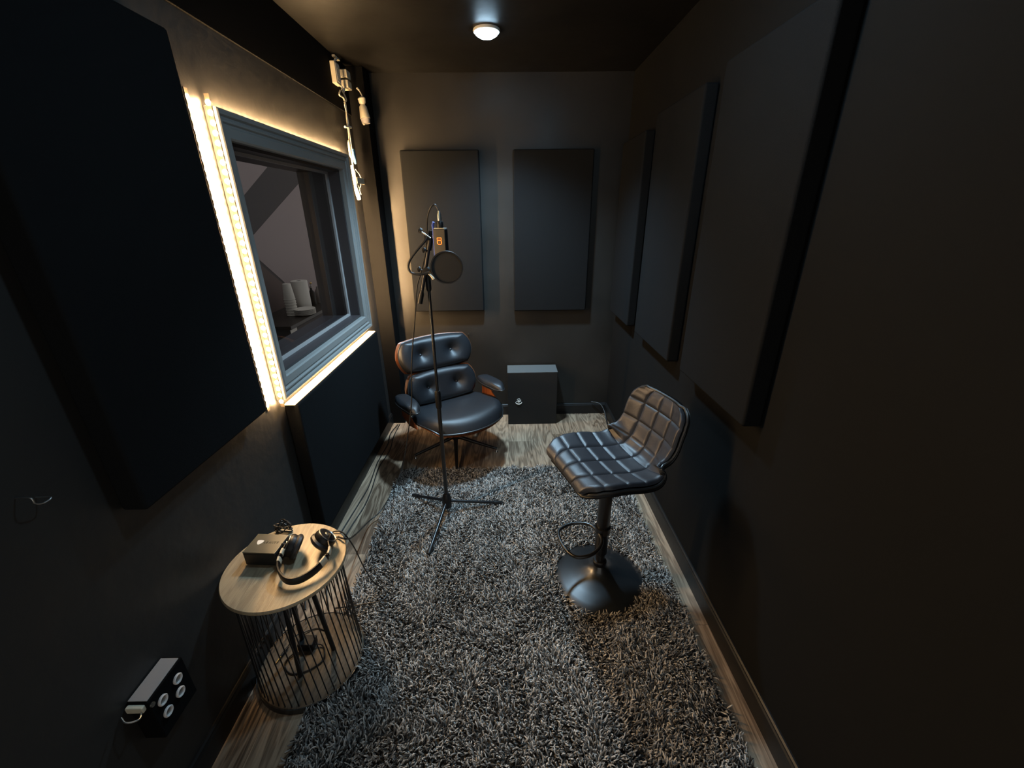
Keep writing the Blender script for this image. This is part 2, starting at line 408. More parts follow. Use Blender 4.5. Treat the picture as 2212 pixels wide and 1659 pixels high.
f1 = f2 = f3 = None
base = Vector(t.location)
for k in range(30):
    y = wy0-.04+(yf-wy0+.03)*(k+.5)/30
    a = Vector((-.946, y, zt+.0015))-base; b = Vector((-.946, y, zb-.0015))-base
    if f1 is None:
        f1 = pu.build('led', m_led, t, local=True); f1.location = a; f2 = pd.build('led', m_led, t, local=True); f2.location = b
    else: link_copy(f1, t, a); link_copy(f2, t, b)
for k in range(26):
    z = zb+(zt-zb)*(k+.5)/26; c = Vector((-.946, yf+.0015, z))-base
    if f3 is None: f3 = pf.build('led', m_led, t, local=True); f3.location = c
    else: link_copy(f3, t, c)

# ================================================================ CEILING LIGHTS
def ceiling_light(x, y, m, label, spot=0):
    t = thing('ceiling_light', label, 'ceiling light', (x, y, ZC))
    MB().lathe([(.058,ZC-.0005),(.064,ZC-.0005),(.066,ZC-.006),(.064,ZC-.012),(.060,ZC-.013),(.058,ZC-.006)], 48, c=(x,y,0)).build('trim_ring', m_white, t)
    MB().lathe([(.0585,ZC-.001),(.0585,ZC-.010),(.052,ZC-.022),(.036,ZC-.031),(.018,ZC-.035),(0,ZC-.036)], 48, c=(x,y,0)).build('lens', m, t)
    if spot:                                     # the directed beam of the downlight itself
        d = bpy.data.lights.new('lamp_beam', 'SPOT'); d.energy = spot; d.color = LAMP_COL; d.spot_size = math.radians(120); d.spot_blend = 1.0; d.shadow_soft_size = .06
        l = bpy.data.objects.new('lamp_beam', d); COL.objects.link(l); l.parent = t; l.location = (0, 0, -.075)
ceiling_light(-.080, 2.52, m_lens, 'small round domed ceiling light glowing blue white', 250)
ceiling_light(.24, 1.25, m_lens2, 'round ceiling light overhead near the camera, out of frame')

# ================================================================ RUG
RX0, RX1, RY0, RY1 = -.715, .735, .45, 2.35
rug = MB().box((RX0,RY0,0.0005),(RX1,RY1,.008)).build('shag_rug', m_rugbase)
tag(rug, 'mottled grey brown shaggy rug covering most of the floor', 'rug')
NT = 62000
x = rng.uniform(RX0-.004, RX1+.004, NT); y = rng.uniform(.58, RY1+.004, NT)
keep = ((x+.767)**2+(y-1.09)**2 > .197**2) & ((x-.411)**2+(y-1.446)**2 > .200**2)
x = x[keep]; y = y[keep]; NT = len(x)
def smooth_field(x, y, seed, sc):
    r = np.random.default_rng(seed); v = np.zeros_like(x)
    for k in range(14):
        a = r.uniform(0, 2*PI); fr = sc*r.uniform(.5, 1.6); v += np.sin((x*math.cos(a)+y*math.sin(a))*fr+r.uniform(0, 6.28))
    return v/3.0
ang = smooth_field(x, y, 1, 14)*2.2 + rng.normal(0, .9, NT)
lean = rng.uniform(.5, 1.25, NT); ln = rng.uniform(.020, .036, NT)
curl = rng.normal(0, 1.3, NT)
SEG, SD = 5, 4
V = np.zeros((NT, SEG, SD, 3), np.float32)
px_, py_, pz_ = x.copy(), y.copy(), np.full(NT, .006)
rad0 = rng.uniform(.0018, .0029, NT)
for s in range(SEG):
    tt = s/(SEG-1)
    r = rad0*(1.0 if s < SEG-1 else .55)
    a = ang+curl*tt
    ez = lean*(.35+.9*tt)
    dx, dy, dz = np.cos(a)*np.sin(ez), np.sin(a)*np.sin(ez), np.cos(ez)
    # two axes across the strand
    ux, uy = -np.sin(a), np.cos(a)
    wx, wy, wz = -np.cos(a)*np.cos(ez), -np.sin(a)*np.cos(ez), np.sin(ez)
    for q in range(SD):
        c, sn = math.cos(2*PI*q/SD), math.sin(2*PI*q/SD)
        V[:, s, q, 0] = px_+(ux*c+wx*sn)*r; V[:, s, q, 1] = py_+(uy*c+wy*sn)*r; V[:, s, q, 2] = np.maximum(pz_+wz*sn*r, .004)
    st = ln/(SEG-1); px_ = px_+dx*st; py_ = py_+dy*st; pz_ = pz_+dz*st
base_i = (np.arange(NT)*SEG*SD)[:, None]
loc = []
for s in range(SEG-1):
    for q in range(SD):
        q2 = (q+1) % SD; loc += [s*SD+q, s*SD+q2, (s+1)*SD+q2, (s+1)*SD+q]
loc += [(SEG-1)*SD+q for q in range(SD)]
LI = (base_i+np.array(loc)[None, :]).ravel().astype(np.int32); nf = LI.size//4
me = bpy.data.meshes.new('pile')
me.vertices.add(NT*SEG*SD); me.vertices.foreach_set('co', V.ravel())
me.loops.add(LI.size); me.loops.foreach_set('vertex_index', LI)
me.polygons.add(nf); me.polygons.foreach_set('loop_start', np.arange(0, LI.size, 4, dtype=np.int32))
me.polygons.foreach_set('use_smooth', np.ones(nf, bool))
dye = me.color_attributes.new('dye', 'FLOAT_COLOR', 'POINT')
mix = np.clip(rng.beta(1.1, 1.3, NT)+smooth_field(x, y, 5, 9)*.05, 0, 1)
lo_c, hi_c = np.array([.026, .023, .021]), np.array([.74, .70, .65])
cc = lo_c+(hi_c-lo_c)*mix[:, None]**1.5
CA = np.ones((NT, SEG*SD, 4), np.float32); CA[:, :, :3] = cc[:, None, :]
dye.data.foreach_set('color', CA.ravel())
me.update(calc_edges=True); me.materials.append(m_yarn)
pile = bpy.data.objects.new('pile', me); COL.objects.link(pile); pile.parent = rug; pile['kind'] = 'stuff'

# ================================================================ SIDE TABLE
TX, TY = -.768, 1.088
t = thing('side_table', 'round wooden side table with thin black wire sides beside the left wall', 'side table', (TX, TY, 0))
MB().lathe([(0,.012),(.184,.012),(.187,.015),(.187,.022),(.184,.025),(0,.025)], 72, c=(TX,TY,0)).build('base', m_tablebase, t)
MB().lathe([(.183,.0),(.190,.0),(.190,.0245),(.1875,.0245),(.1875,.0115),(.183,.0115)], 72, c=(TX,TY,0)).build('base_ring', m_blackmetal, t)
MB().lathe([(0,.486),(.191,.486),(.1945,.489),(.1945,.497),(.192,.500),(0,.500)], 72, c=(TX,TY,0)).build('tabletop', m_table, t)
rg = MB(); rg.tube([(TX+.168*math.cos(a), TY+.168*math.sin(a), .481) for a in np.linspace(0, 2*PI, 60, endpoint=False)], .0045, 8, closed=True); rg.build('top_ring', m_blackmetal, t)
for k in range(48):
    a = 2*PI*k/48; b = a+.16
    MB().tube([(TX+.168*math.cos(a), TY+.168*math.sin(a), .481), (TX+.180*math.cos(b), TY+.180*math.sin(b), .024)], .0021, 6).build('wire', m_blackmetal, t)
for a in (.35, 2.44, 4.53):
    c, s_ = math.cos(a), math.sin(a)
    MB().tube([(TX+.045*c, TY+.045*s_, .486), (TX+.075*c, TY+.075*s_, .024)], .0085, 10).build('support', m_blackmetal, t)

# ---- headphone amplifier on the table
ax = Matrix.Translation((-.838, 1.118, .5)) @ Matrix.Rotation(math.radians(-4), 4, 'Z')
t = thing('headphone_amplifier', 'small black box with a white shield mark on the round table', 'headphone amplifier', (-.838, 1.118, .5))
MB().box((-.056,-.044,.003),(.056,.044,.052), ax).build('case', m_amp, t, bevel=.003)
MB().box((-.056,-.044,.0525),(.056,.044,.057), ax).build('lid', m_amplidlit, t, bevel=.0015)
for sx in (-1, 1):
    for sy in (-1, 1):
        MB().lathe([(.006,0),(.006,.003)], 12, c=ax @ Vector((sx*.045, sy*.034, 0))).build('foot', m_rubber, t)
sh = [(-.0125,.0085),(-.004,.0105),(.004,.0105),(.0115,.0085),(.0115,.002),(.008,-.006),(0,-.0125),(-.008,-.006),(-.0115,.002)]
sm_ = spline([(p[0]*.9-.024, p[1]*.9+.004, .0572) for p in sh], 4, True)
g = MB(); n = len(sm_); g.add([ax @ p for p in sm_]+[ax @ (p+Vector((0,0,.0006))) for p in sm_], [tuple(range(n, 2*n))]+[(i,(i+1) % n,n+(i+1) % n,n+i) for i in range(n)]); g.build('shield_mark', m_print, t)
def text_mesh(name, body, size, m, parent, T, ext=.0004):
    cu = bpy.data.curves.new(name, 'FONT'); cu.body = body; cu.size = size; cu.extrude = ext; cu.align_x = 'LEFT'; cu.align_y = 'CENTER'; cu.space_character = 1.25
    o = bpy.data.objects.new(name+'_tmp', cu); COL.objects.link(o); bpy.context.view_layer.update()
    me = bpy.data.meshes.new_from_object(o.evaluated_get(bpy.context.evaluated_depsgraph_get()))
    bpy.data.objects.remove(o)
    for v in me.vertices: v.co = (T @ v.co)-Vector(parent.location)
    me.name = name; me.materials.clear(); me.materials.append(m)
    q = bpy.data.objects.new(name, me); COL.objects.link(q); q.parent = parent; return q
text_mesh('lettering', 'LEWITT', .0125, m_printdim, t, ax @ Matrix.Translation((-.010, .004, .0576)))
# ---- coiled black cable behind it
cc_ = Vector(atz(604, 1148, .512)); pts = []
for k in range(70):
    a = k*2*PI/16; r = .026+.006*math.sin(k*1.7)
    pts.append((cc_.x+.010+r*math.cos(a)*1.0, cc_.y+.010+r*.55*math.sin(a), .506+.014*(1+math.sin(k*.47))+.012*max(0, math.sin(a))))
tag(MB().tube(spline(pts, 3), .0024, 8).build('coiled_cable', m_rubber), 'loops of thin black cable on the round table behind the small black box', 'cable')

# ---- headphones on the table
hz = .5
t = thing('headphones', 'black over ear headphones lying on the round table', 'headphones', (-.69, 1.08, hz))
cl, crt = Vector((-.752, 1.118, .545)), Vector((-.652, 1.148, .545))
arc = spline([cl+Vector((-.012,-.012,.012)), (-.764,1.075,.553), (-.752,1.022,.540), (-.714,.988,.527), (-.672,.992,.524), (-.632,1.030,.530), (-.612,1.085,.543), crt+Vector((.022,-.022,.008))], 8)
def strip_sweep(pts, w, h, i0=0, i1=None):
    i1 = len(pts)-1 if i1 is None else i1; mb = MB(); vs = []; fs = []
    cen = Vector((-.69, 1.06, .54)); idx = list(range(i0, i1+1)); n = 10
    for i in idx:
        a = pts[max(i-1, 0)]; b = pts[min(i+1, len(pts)-1)]; t_ = (b-a).normalized()
        up = Vector((0,0,1)); out = t_.cross(up).normalized(); up = out.cross(t_)
        for j in range(n):
            q = 2*PI*j/n; c, s_ = math.cos(q), math.sin(q)
            vs.append(pts[i]+out*(w*math.copysign(abs(c)**.6, c))+up*(h*math.copysign(abs(s_)**.6, s_)))
    m_ = len(idx)
    for i in range(m_-1):
        for j in range(n): fs.append((i*n+j, i*n+(j+1) % n, (i+1)*n+(j+1) % n, (i+1)*n+j))
    fs += [tuple(range(n-1,-1,-1)), tuple((m_-1)*n+j for j in range(n))]
    return mb.add(vs, fs, True)
L_ = len(arc)-1
strip_sweep(arc, .0045, .0145, 10, L_-10).build('headband', m_black, t)
strip_sweep([p+Vector((0,0,.000)) for p in arc], .0030, .0080, 0, 11).build('slider', m_black, t)
strip_sweep(arc, .0030, .0080, L_-11, L_).build('slider', m_black, t)
for a, b in ((5, 9), (11, 13), (L_-9, L_-5), (L_-14, L_-11)):
    strip_sweep(arc, .0052, .0152 if (a in (11, L_-14)) else .0105, a, b).build('slider_plate', m_cream, t)
for c, s_ in ((cl, -1), (crt, 1)):
    d = Vector((.55*s_, .45*s_*.2+.25, .62)).normalized() if s_ > 0 else Vector((-.75, -.15, .45)).normalized()
    T = align(d)
    MB().lathe([(0,.020),(.022,.019),(.034,.014),(.038,.006),(.037,-.004),(.0,-.004)], 32, c=c, T=T).build('ear_cup', m_black, t)
    MB().lathe([(.020,-.005),(.036,-.004),(.0425,-.011),(.0425,-.019),(.036,-.025),(.025,-.023),(.020,-.012)], 32, c=c, T=T).build('ear_pad', m_leather, t)
    MB().lathe([(.030,.0165),(.032,.0185),(.0335,.016)], 32, c=c, T=T).build('cup_ring', m_steel, t)
    MB().lathe([(0,.0228),(.010,.0225),(.012,.019)], 20, c=c, T=T).build('cup_badge', m_steel, t)
    # yoke arm from the slider to the cup
    e = arc[0] if s_ < 0 else arc[-1]
    MB().tube(spline([e, (e+c)/2+d*.022, c+d*.020], 5), .0038, 8).build('yoke', m_black, t)

# ---- items on the table's base
t = thing('power_adapter', 'black power adapter standing on the base of the round table', 'power adapter', (-.800, 1.130, .025))
MB().box((-.832,1.105,.0255),(-.772,1.150,.060)).build('case', m_black, t, bevel=.004)
MB().tube(spline([(-.773,1.125,.04),(-.740,1.12,.034),(-.720,1.07,.030),(-.76,1.03,.029),(-.82,1.02,.029),(-.86,1.06,.029),(-.84,1.10,.032)], 6), .0026, 8).build('cord', m_rubber, t)
t = thing('jack_plug', 'black cable end with a brass jack on the base of the round table', 'jack plug', (-.88, 1.10, .03))
MB().tube([(-.876,1.118,.036),(-.886,1.084,.032)], .0045, 10).build('sleeve', m_black, t)
MB().tube([(-.886,1.084,.032),(-.893,1.060,.0300)], [.003,.0028], 10).build('jack', m_brass, t)
MB().tube(spline([(-.876,1.118,.036),(-.862,1.15,.05),(-.84,1.18,.034),(-.80,1.20,.029),(-.76,1.19,.029)], 6), .0022, 8).build('cable', m_rubber, t)

# ================================================================ STOOL
SX, SY = .411, 1.446
rz = math.atan2(-.95, -.31) + PI/2 - PI          # forward (-y local) -> world (-.95,-.31)
fdir = Vector((-.95, -.31)).normalized(); rz = math.atan2(fdir.x, -fdir.y)
t = thing('bar_stool', 'black quilted bar stool with low back on a round pedestal', 'bar stool', (SX, SY, 0), rz)
MB().lathe([(.200,.008),(.2055,.010),(.2055,.014),(.198,.019),(.170,.028),(.130,.040),(.090,.054),(.055,.072),(.036,.088),(.030,.100),(.0,.100)], 96).build('pedestal_base', m_basemetal, t, local=True)
MB().lathe([(0,.098),(.030,.098),(.031,.118),(.026,.124),(0,.124)], 40).build('base_collar', m_black, t, local=True)
MB().lathe([(.0205,.12),(.0205,.36)], 32).build('gas_lift', m_blackmetal, t, local=True)
MB().lathe([(.0215,.16),(.0285,.17),(.0285,.585),(.0285,.59)], 40).build('column', m_blackmetal, t, local=True)
MB().box((-.075,-.075,.585),(.075,.075,.600)).build('seat_plate', m_blackmetal, t, local=True, bevel=.004)
fr_ = spline([(.0,-.026,.290),(.050,-.032,.288),(.088,-.075,.282),(.098,-.130,.276),(.075,-.180,.272),(0,-.195,.270),(-.075,-.180,.272),(-.098,-.130,.276),(-.088,-.075,.282),(-.050,-.032,.288)], 6, True)
MB().tube(fr_, .0075, 10, closed=True).build('footrest', m_blackmetal, t, local=True)
MB().lathe([(.0288,.285),(.034,.287),(.034,.315),(.0288,.317)], 32).build('footrest_collar', m_blackmetal, t, local=True)
# seat and back in one upholstered sweep
path = spline([(-.215,-.030),(-.208,-.006),(-.165,.006),(-.08,.000),(.00,-.006),(.08,-.006),(.140,.006),(.178,.045),(.196,.105),(.212,.175),(.228,.250),(.234,.285)], 10) if False else None
def cat1(pts, n):
    P = spline([(p[0], p[1], 0) for p in pts], 12); d = [0]
    for i in range(1, len(P)): d.append(d[-1]+(P[i]-P[i-1]).length)
    out = []; j = 0
    for k in range(n+1):
        s_ = d[-1]*k/n
        while j < len(d)-2 and d[j+1] < s_: j += 1
        f_ = (s_-d[j])/max(d[j+1]-d[j], 1e-9); out.append(P[j].lerp(P[j+1], min(max(f_, 0), 1)))
    return out, d[-1]
NS, NW = 132, 108
prof, plen = cat1([(-.197,.006),(-.187,.026),(-.145,.034),(-.07,.024),(.01,.010),(.09,.004),(.145,.012),(.180,.055),(.200,.115),(.220,.185),(.238,.255),(.242,.275)], NS)
ZS = .630
def halfw(q):
    ks = [(0,.135),(.02,.160),(.07,.192),(.16,.208),(.32,.212),(.46,.205),(.56,.188),(.66,.172),(.78,.170),(.88,.168),(.94,.160),(.975,.142),(1,.115)]
    for (a, va), (b, vb) in zip(ks, ks[1:]):
        if q <= b:
            f_ = (q-a)/(b-a); f_ = f_*f_*(3-2*f_) if .1 < q < .9 else f_; return va+(vb-va)*f_
    return ks[-1][1]
def stool_point(i, w, off=0.0, quilt=True, grow=0.0):
    q = i/NS; p = prof[i]; a = prof[max(i-1, 0)]; b = prof[min(i+1, NS)]
    tx, tz = (b.x-a.x), (b.y-a.y); l = math.hypot(tx, tz); tx /= l; tz /= l
    nx, nz = -tz, tx                                  # normal that looks up on the seat and forward on the back
    hw = halfw(q)+grow
    curl = .030*math.exp(-((q-.30)/.25)**2)+.070*math.exp(-((q-.60)/.10)**2)+.038*math.exp(-((q-.85)/.2)**2)
    h = curl*abs(w)**2.6
    h -= .012*max(0, 1-(1-abs(w))/.06)**2 if abs(w) > .94 else 0
    ex = 0
    if quilt:
        pitch = .0840; gs = abs(math.sin(PI*(q*plen+.012)/pitch)); gw = abs(math.sin(PI*(w*2.0)))
        # seams fade near the rims
        if abs(w) > .90: gw = max(gw, .9)
        m_ = min(gs, gw); rim = min(1, (1-abs(w))/.10, q/.04, (1-q)/.04); rim = max(rim, 0)
        ex = .0075*(1-(1-m_)**4.5)*(.55+.45*rim)*rim**.35
    h += off+ex
    return Vector((w*hw, p.x+nx*h, ZS+p.y+nz*h))
mb = MB(); vs = []; fs = []
for i in range(NS+1):
    for j in range(NW+1): vs.append(stool_point(i, -1+2*j/NW, .012))
for i in range(NS):
    for j in range(NW):
        k = i*(NW+1)+j; fs.append((k, k+1, k+NW+2, k+NW+1))
mb.add(vs, fs, True); so = mb.build('quilted_upholstery', m_stoolleather, t, local=True)
mb = MB(); vs = []; fs = []; K = 24
for i in range(0, NS+1, 3):
    for j in range(K+1):
        w = -1+2*j/K; vs.append(stool_point(i, w, -.014-.010*(1-w*w), False, .001))
nn = len(range(0, NS+1, 3))
for i in range(nn-1):
    for j in range(K):
        k = i*(K+1)+j; fs.append((k, k+K+1, k+K+2, k+1))
mb.add(vs, fs, True)
mb.build('back_shell', m_black, t, local=True)
rim = [stool_point(i, 1, .000, False, .001) for i in range(0, NS+1, 3)] + [stool_point(NS, w, .000, False) for w in np.linspace(.85, -.85, 10)] + [stool_point(i, -1, .000, False, .001) for i in range(NS, -1, -3)] + [stool_point(0, w, .000, False) for w in np.linspace(-.85, .85, 10)]
MB().tube(rim, .0065, 8, closed=True).build('rim_trim', m_piping, t, local=True)
rim2 = rim
MB().tube([p+Vector((0,.002,-.010)) for p in rim], .0085, 8, closed=True).build('rim_underside', m_black, t, local=True)

# ================================================================ LOUNGE CHAIR
LX, LY = -.350, 2.490
lrz = math.radians(33.0)
t = thing('lounge_chair', 'black leather lounge chair with walnut shells in the far left corner', 'lounge chair', (LX, LY, 0), lrz)
def slab(C, A, B, Nn, w, h, tf, tb, k=.35, edge=.32, dims=(), bend=0, fall=0, n=34, ds=.045, dd=.030):
    """closed cushion: C centre, A width axis, B height axis, Nn front normal"""
    C, A, B, Nn = Vector(C), Vector(A).normalized(), Vector(B).normalized(), Vector(Nn).normalized()
    def P(u, v, side):
        uu = u*math.sqrt(max(0, 1-k*v*v)); vv = v*math.sqrt(max(0, 1-k*u*u))
        d = 1-max(abs(u), abs(v)); q = min(d/edge, 1); pf = math.sqrt(max(0, 1-(1-q)**2))
        hh = (tf if side > 0 else -tb)*pf
        if side > 0:
            for (a, b) in dims:
                r2 = ((uu-a)*w/2)**2+((vv-b)*h/2)**2; r = math.sqrt(r2)
                hh -= dd*math.exp(-r2/ds**2)+.010*math.exp(-r/.012)
        hh += bend*(uu*uu)-fall*max(0, v)**4
        return C+A*(uu*w/2)+B*(vv*h/2)+Nn*hh
    mb = MB(); vs = []; fs = []
    for side in (1, -1):
        o0 = len(vs)
        for i in range(n+1):
            for j in range(n+1): vs.append(P(-1+2*j/n, -1+2*i/n, side))
        for i in range(n):
            for j in range(n):
                q = o0+i*(n+1)+j; f_ = (q, q+1, q+n+2, q+n+1); fs.append(f_ if side > 0 else f_[::-1])
    mb.add(vs, fs, True)
    out = []
    m = 40
    for a, b, c, d in (((-1,-1),(1,-1),0,0), ((1,-1),(1,1),0,0), ((1,1),(-1,1),0,0), ((-1,1),(-1,-1),0,0)):
        for i in range(m//4*2): 
            f_ = i/(m//4*2); out.append(P(a[0]+(b[0]-a[0])*f_, a[1]+(b[1]-a[1])*f_, 1))
    return mb, out
def lean(al): return (0, math.sin(al), math.cos(al)), (0, -math.cos(al), math.sin(al))
Xa = (1, 0, 0)
# seat
B, Nn = (0, -1, .10), (0, .10, 1)
mb, rm = slab((.012,-.010,.365), Xa, B, Nn, .60, .53, .055, .030, k=.45, edge=.30, fall=.035, bend=.016, dims=())
sc_ = mb.build('seat_cushion', m_leather, t, local=True)
MB().tube(rm, .0045, 8, closed=True).build('piping', m_piping, sc_, local=True)
mb, _ = slab((.012,.0,.338), Xa, B, Nn, .600, .525, .006, .010, k=.45, edge=.1, fall=.035, bend=.030)
mb.build('seat_shell', m_walnut, t, local=True)
# backs
for zc, yc, al, hh, nm in ((.505, .200, math.radians(13), .235, 'lower'), (.715, .275, math.radians(17), .232, 'upper')):
    B, Nn = lean(al)
    w_ = .50 if nm == 'lower' else .53
    mb, rm = slab((0,yc,zc), Xa, B, Nn, w_, hh, .050, .020, k=.30, edge=.42, bend=.030, dims=((-.42,.02),(.42,.02)), n=44)
    c_ = mb.build('back_cushion', m_leather, t, local=True)
    MB().tube(rm, .0042, 8, closed=True).build('piping', m_piping, c_, local=True)
    for sx in (-1, 1):
        ctr = Vector((sx*.42*w_/2, yc, zc))+Vector(Nn)*(.050-.034+.030*.18)
        MB().lathe([(.009,-.002),(.009,.001),(.006,.004),(0,.005)], 14, c=ctr, T=align(Nn)).build('button', m_leather, c_, local=True)
    mb, _ = slab(Vector((0,yc,zc))-Vector(Nn)*.030, Xa, B, Nn, w_+.030, hh+.018, .006, .008, k=.30, edge=.12, bend=.040)
    mb.build('back_shell', m_walnut, t, local=True)
for sx in (-1, 1):
    MB().tube(spline([(sx*.11,.185,.40),(sx*.11,.235,.50),(sx*.11,.275,.62),(sx*.11,.335,.76)], 6), .009, 8).build('back_brace', m_blackmetal, t, local=True)
    # arm rest: padded wedge
    mb, rm = slab((sx*.305,.055,.492), (1,0,0), (0,-1,.06), (0,.06,1), .115, .33, .034, .030, k=.55, edge=.6, fall=.012, n=24)
    a_ = mb.build('armrest', m_leather, t, local=True)
    MB().tube(rm, .0035, 8, closed=True).build('piping', m_piping, a_, local=True)
    # side wing of the shell that carries the arm rest
    pr = [(.17,.36),(.17,.475),(.05,.475),(.035,.425),(-.02,.400),(-.085,.385),(-.09,.372),(.05,.340)]
    n = len(pr); x0, x1 = sx*.300, sx*.309
    MB().add([(x0,a,b) for a, b in pr]+[(x1,a,b) for a, b in pr], [tuple(range(n)), tuple(range(2*n-1,n-1,-1))]+[(i,(i+1) % n,n+(i+1) % n,n+i) for i in range(n)]).build('side_wing', m_walnut, t, local=True, bevel=.002)
BX, BY = .05, .14
MB().lathe([(.030,.09),(.026,.14),(.026,.27),(.05,.290),(.05,.300)], 28, c=(BX,BY,0)).build('column', m_blackmetal, t, local=True)
for k in range(5):
    a = math.radians(277-33+72*k); c, s_ = math.cos(a), math.sin(a)
    lg = MB().tube([(BX+c*.02,BY+s_*.02,.105),(BX+c*.14,BY+s_*.14,.072),(BX+c*.305,BY+s_*.305,.030)], [.016,.013,.009], 10).build('leg', m_blackmetal, t, local=True)
    MB().lathe([(0,0),(.010,0),(.012,.006),(.006,.016),(.005,.026)], 16, c=(BX+c*.300,BY+s_*.300,0)).build('glide', m_chrome, lg, local=True)

# ================================================================ MICROPHONE STAND
QX, QY = -.354, 1.915
t = thing('microphone_stand', 'tall black tripod microphone stand on the rug', 'microphone stand', (QX, QY, 0))
hub = Vector((QX, QY, .10))
MB().lathe([(.012,.055),(.024,.060),(.027,.085),(.027,.115),(.020,.140),(.014,.150)], 24, c=(QX,QY,0)).build('hub', m_black, t)
for tip in (atz(893,1070,.030), atz(1083,1086,.030), atz(926,1196,.030)):
    tp_ = Vector(tip); d = (tp_-hub).normalized()
    lg = MB().tube([hub+d*.015, tp_], .0085, 12).build('leg', m_blackmetal, t)
    MB().tube([tp_-d*.045, tp_-d*.004, tp_+d*.004], [.0115,.0125,.010], 12).build('rubber_foot', m_rubber, lg)
MB().lathe([(.0105,.12),(.0105,.745)], 20, c=(QX,QY,0)).build('lower_pole', m_blackmetal, t)
MB().lathe([(.0135,.68),(.0155,.69),(.0155,.765),(.012,.775)], 20, c=(QX,QY,0)).build('height_clutch', m_black, t)
MB().lathe([(.0072,.76),(.0072,1.345)], 20, c=(QX,QY,0)).build('upper_pole', m_blackmetal, t)
MB().lathe([(.009,1.270),(.0125,1.280),(.0125,1.330),(.009,1.345)], 20, c=(QX,QY,0)).build('pole_cap', m_black, t)
YA = 1.895
def mp(px, py, y=YA): return Vector(aty(px, py, y))
jt = mp(921, 585)
T = align((0,1,0))
MB().lathe([(.0,-.020),(.016,-.018),(.017,.0),(.016,.018),(0,.020)], 20, c=jt+Vector((0,.005,0)), T=T).build('boom_joint', m_black, t)
bm = MB().tube([mp(908,648), mp(917,594), mp(927,530)], .0085, 12).build('boom_arm', m_blackmetal, t)
MB().tube([mp(906.5,655), mp(910,636), mp(911,630)], [.0125,.0125,.009], 12).build('end_grip', m_rubber, bm)
MB().tube([mp(926,540), mp(930,516), mp(931,498)], [.012,.013,.010], 12).build('boom_clamp', m_black, t)
def wing(c, d, s_=1.0, m=m_black):
    T = align(d); g = MB(); g.lathe([(.003,0),(.003,.018)], 10, c=c, T=T); c2 = Vector(c)+Vector(d).normalized()*.018
    g.lathe([(.0,-.002),(.011*s_,-.002),(.012*s_,.006),(.004,.012),(0,.012)], 12, c=c2, T=T); return g
wing(mp(926,545), (-.9,-.2,.45)).build('wing_knob', m_black, t)
wing(mp(916,585), (-1,-.15,.35)).build('wing_knob', m_black, t)
MB().tube([mp(925,590), mp(933,598), mp(937,603)], [.004,.005,.007], 10).build('brass_knob', m_cream, t)
# ---- microphone
YM = 1.875
mt = thing('microphone', 'black studio microphone hung upside down with a glowing amber mark', 'microphone', tuple(mp(952, 545, YM)))
mw = (mp(968,492,YM)-mp(936,492,YM)).x
zt_, zb_ = mp(950,494,YM).z, mp(955,586,YM).z
xc_t, xc_b = mp(952,494,YM).x, mp(956,586,YM).x
mx_ = (xc_t+xc_b)/2
MR = Matrix.Translation((mx_, YM, 0)) @ Matrix.Rotation(math.radians(-17), 4, 'Z')
hw_ = .028
MB().box((-hw_,-.015,zb_+.055),(hw_,.015,zt_), MR).build('body', m_mic, mt, bevel=.004)
MB().box((-hw_-.0035,-.0135,zb_+.045),(-hw_+.0015,.0135,zt_-.006), MR).build('side_plate', m_micblue, mt, bevel=.001)
MB().box((-hw_+.001,-.0145,zb_),(hw_-.001,.0145,zb_+.056), MR).build('grille', m_black, mt, bevel=.006)
MB().box((-hw_+.004,-.012,zt_-.0005),(hw_-.004,.012,zt_+.003), MR).build('end_cap', m_steel, mt, bevel=.001)
# amber mark, a squared pictogram of several strokes
bz = mp(952, 519, YM).z; s = .0125
for (x0, z0, x1, z1), mm in (((-.8,.72,.75,.95),m_badge), ((-.9,.30,-.68,.68),m_badge), ((.62,.25,.85,.70),m_badge), ((-.55,.36,.55,.50),m_badgered), ((-.9,-1.15,-.62,-.18),m_badge), ((.58,-1.1,.85,-.2),m_badge), ((-.85,-.12,.8,.12),m_badge), ((-.5,-1.35,-.05,-1.15),m_badge), ((.15,-1.35,.6,-1.15),m_badge), ((.0,-.85,.22,-.55),m_badgered)):
    MB().box((x0*s,-.0160,bz+z0*s),(x1*s,-.0148,bz+z1*s), MR).build('amber_mark', mm, mt)
MB().lathe([(.0150,zt_+.003),(.0150,zt_+.026),(.011,zt_+.031)], 20, c=(mx_,YM,0)).build('socket_ring', m_black, mt)
MB().tube([MR @ Vector((-.030,.0,zt_-.02)), MR @ Vector((-.034,0,zt_+.014)), MR @ Vector((-.028,0,zt_+.026))], .0055, 10).build('mount_bracket', m_micblue, mt)
MB().tube([mp(929,517,YA), MR @ Vector((-.040,0,zt_-.030)), MR @ Vector((-.028,0,zt_-.034))], .006, 10).build('mount_arm', m_steel, mt)
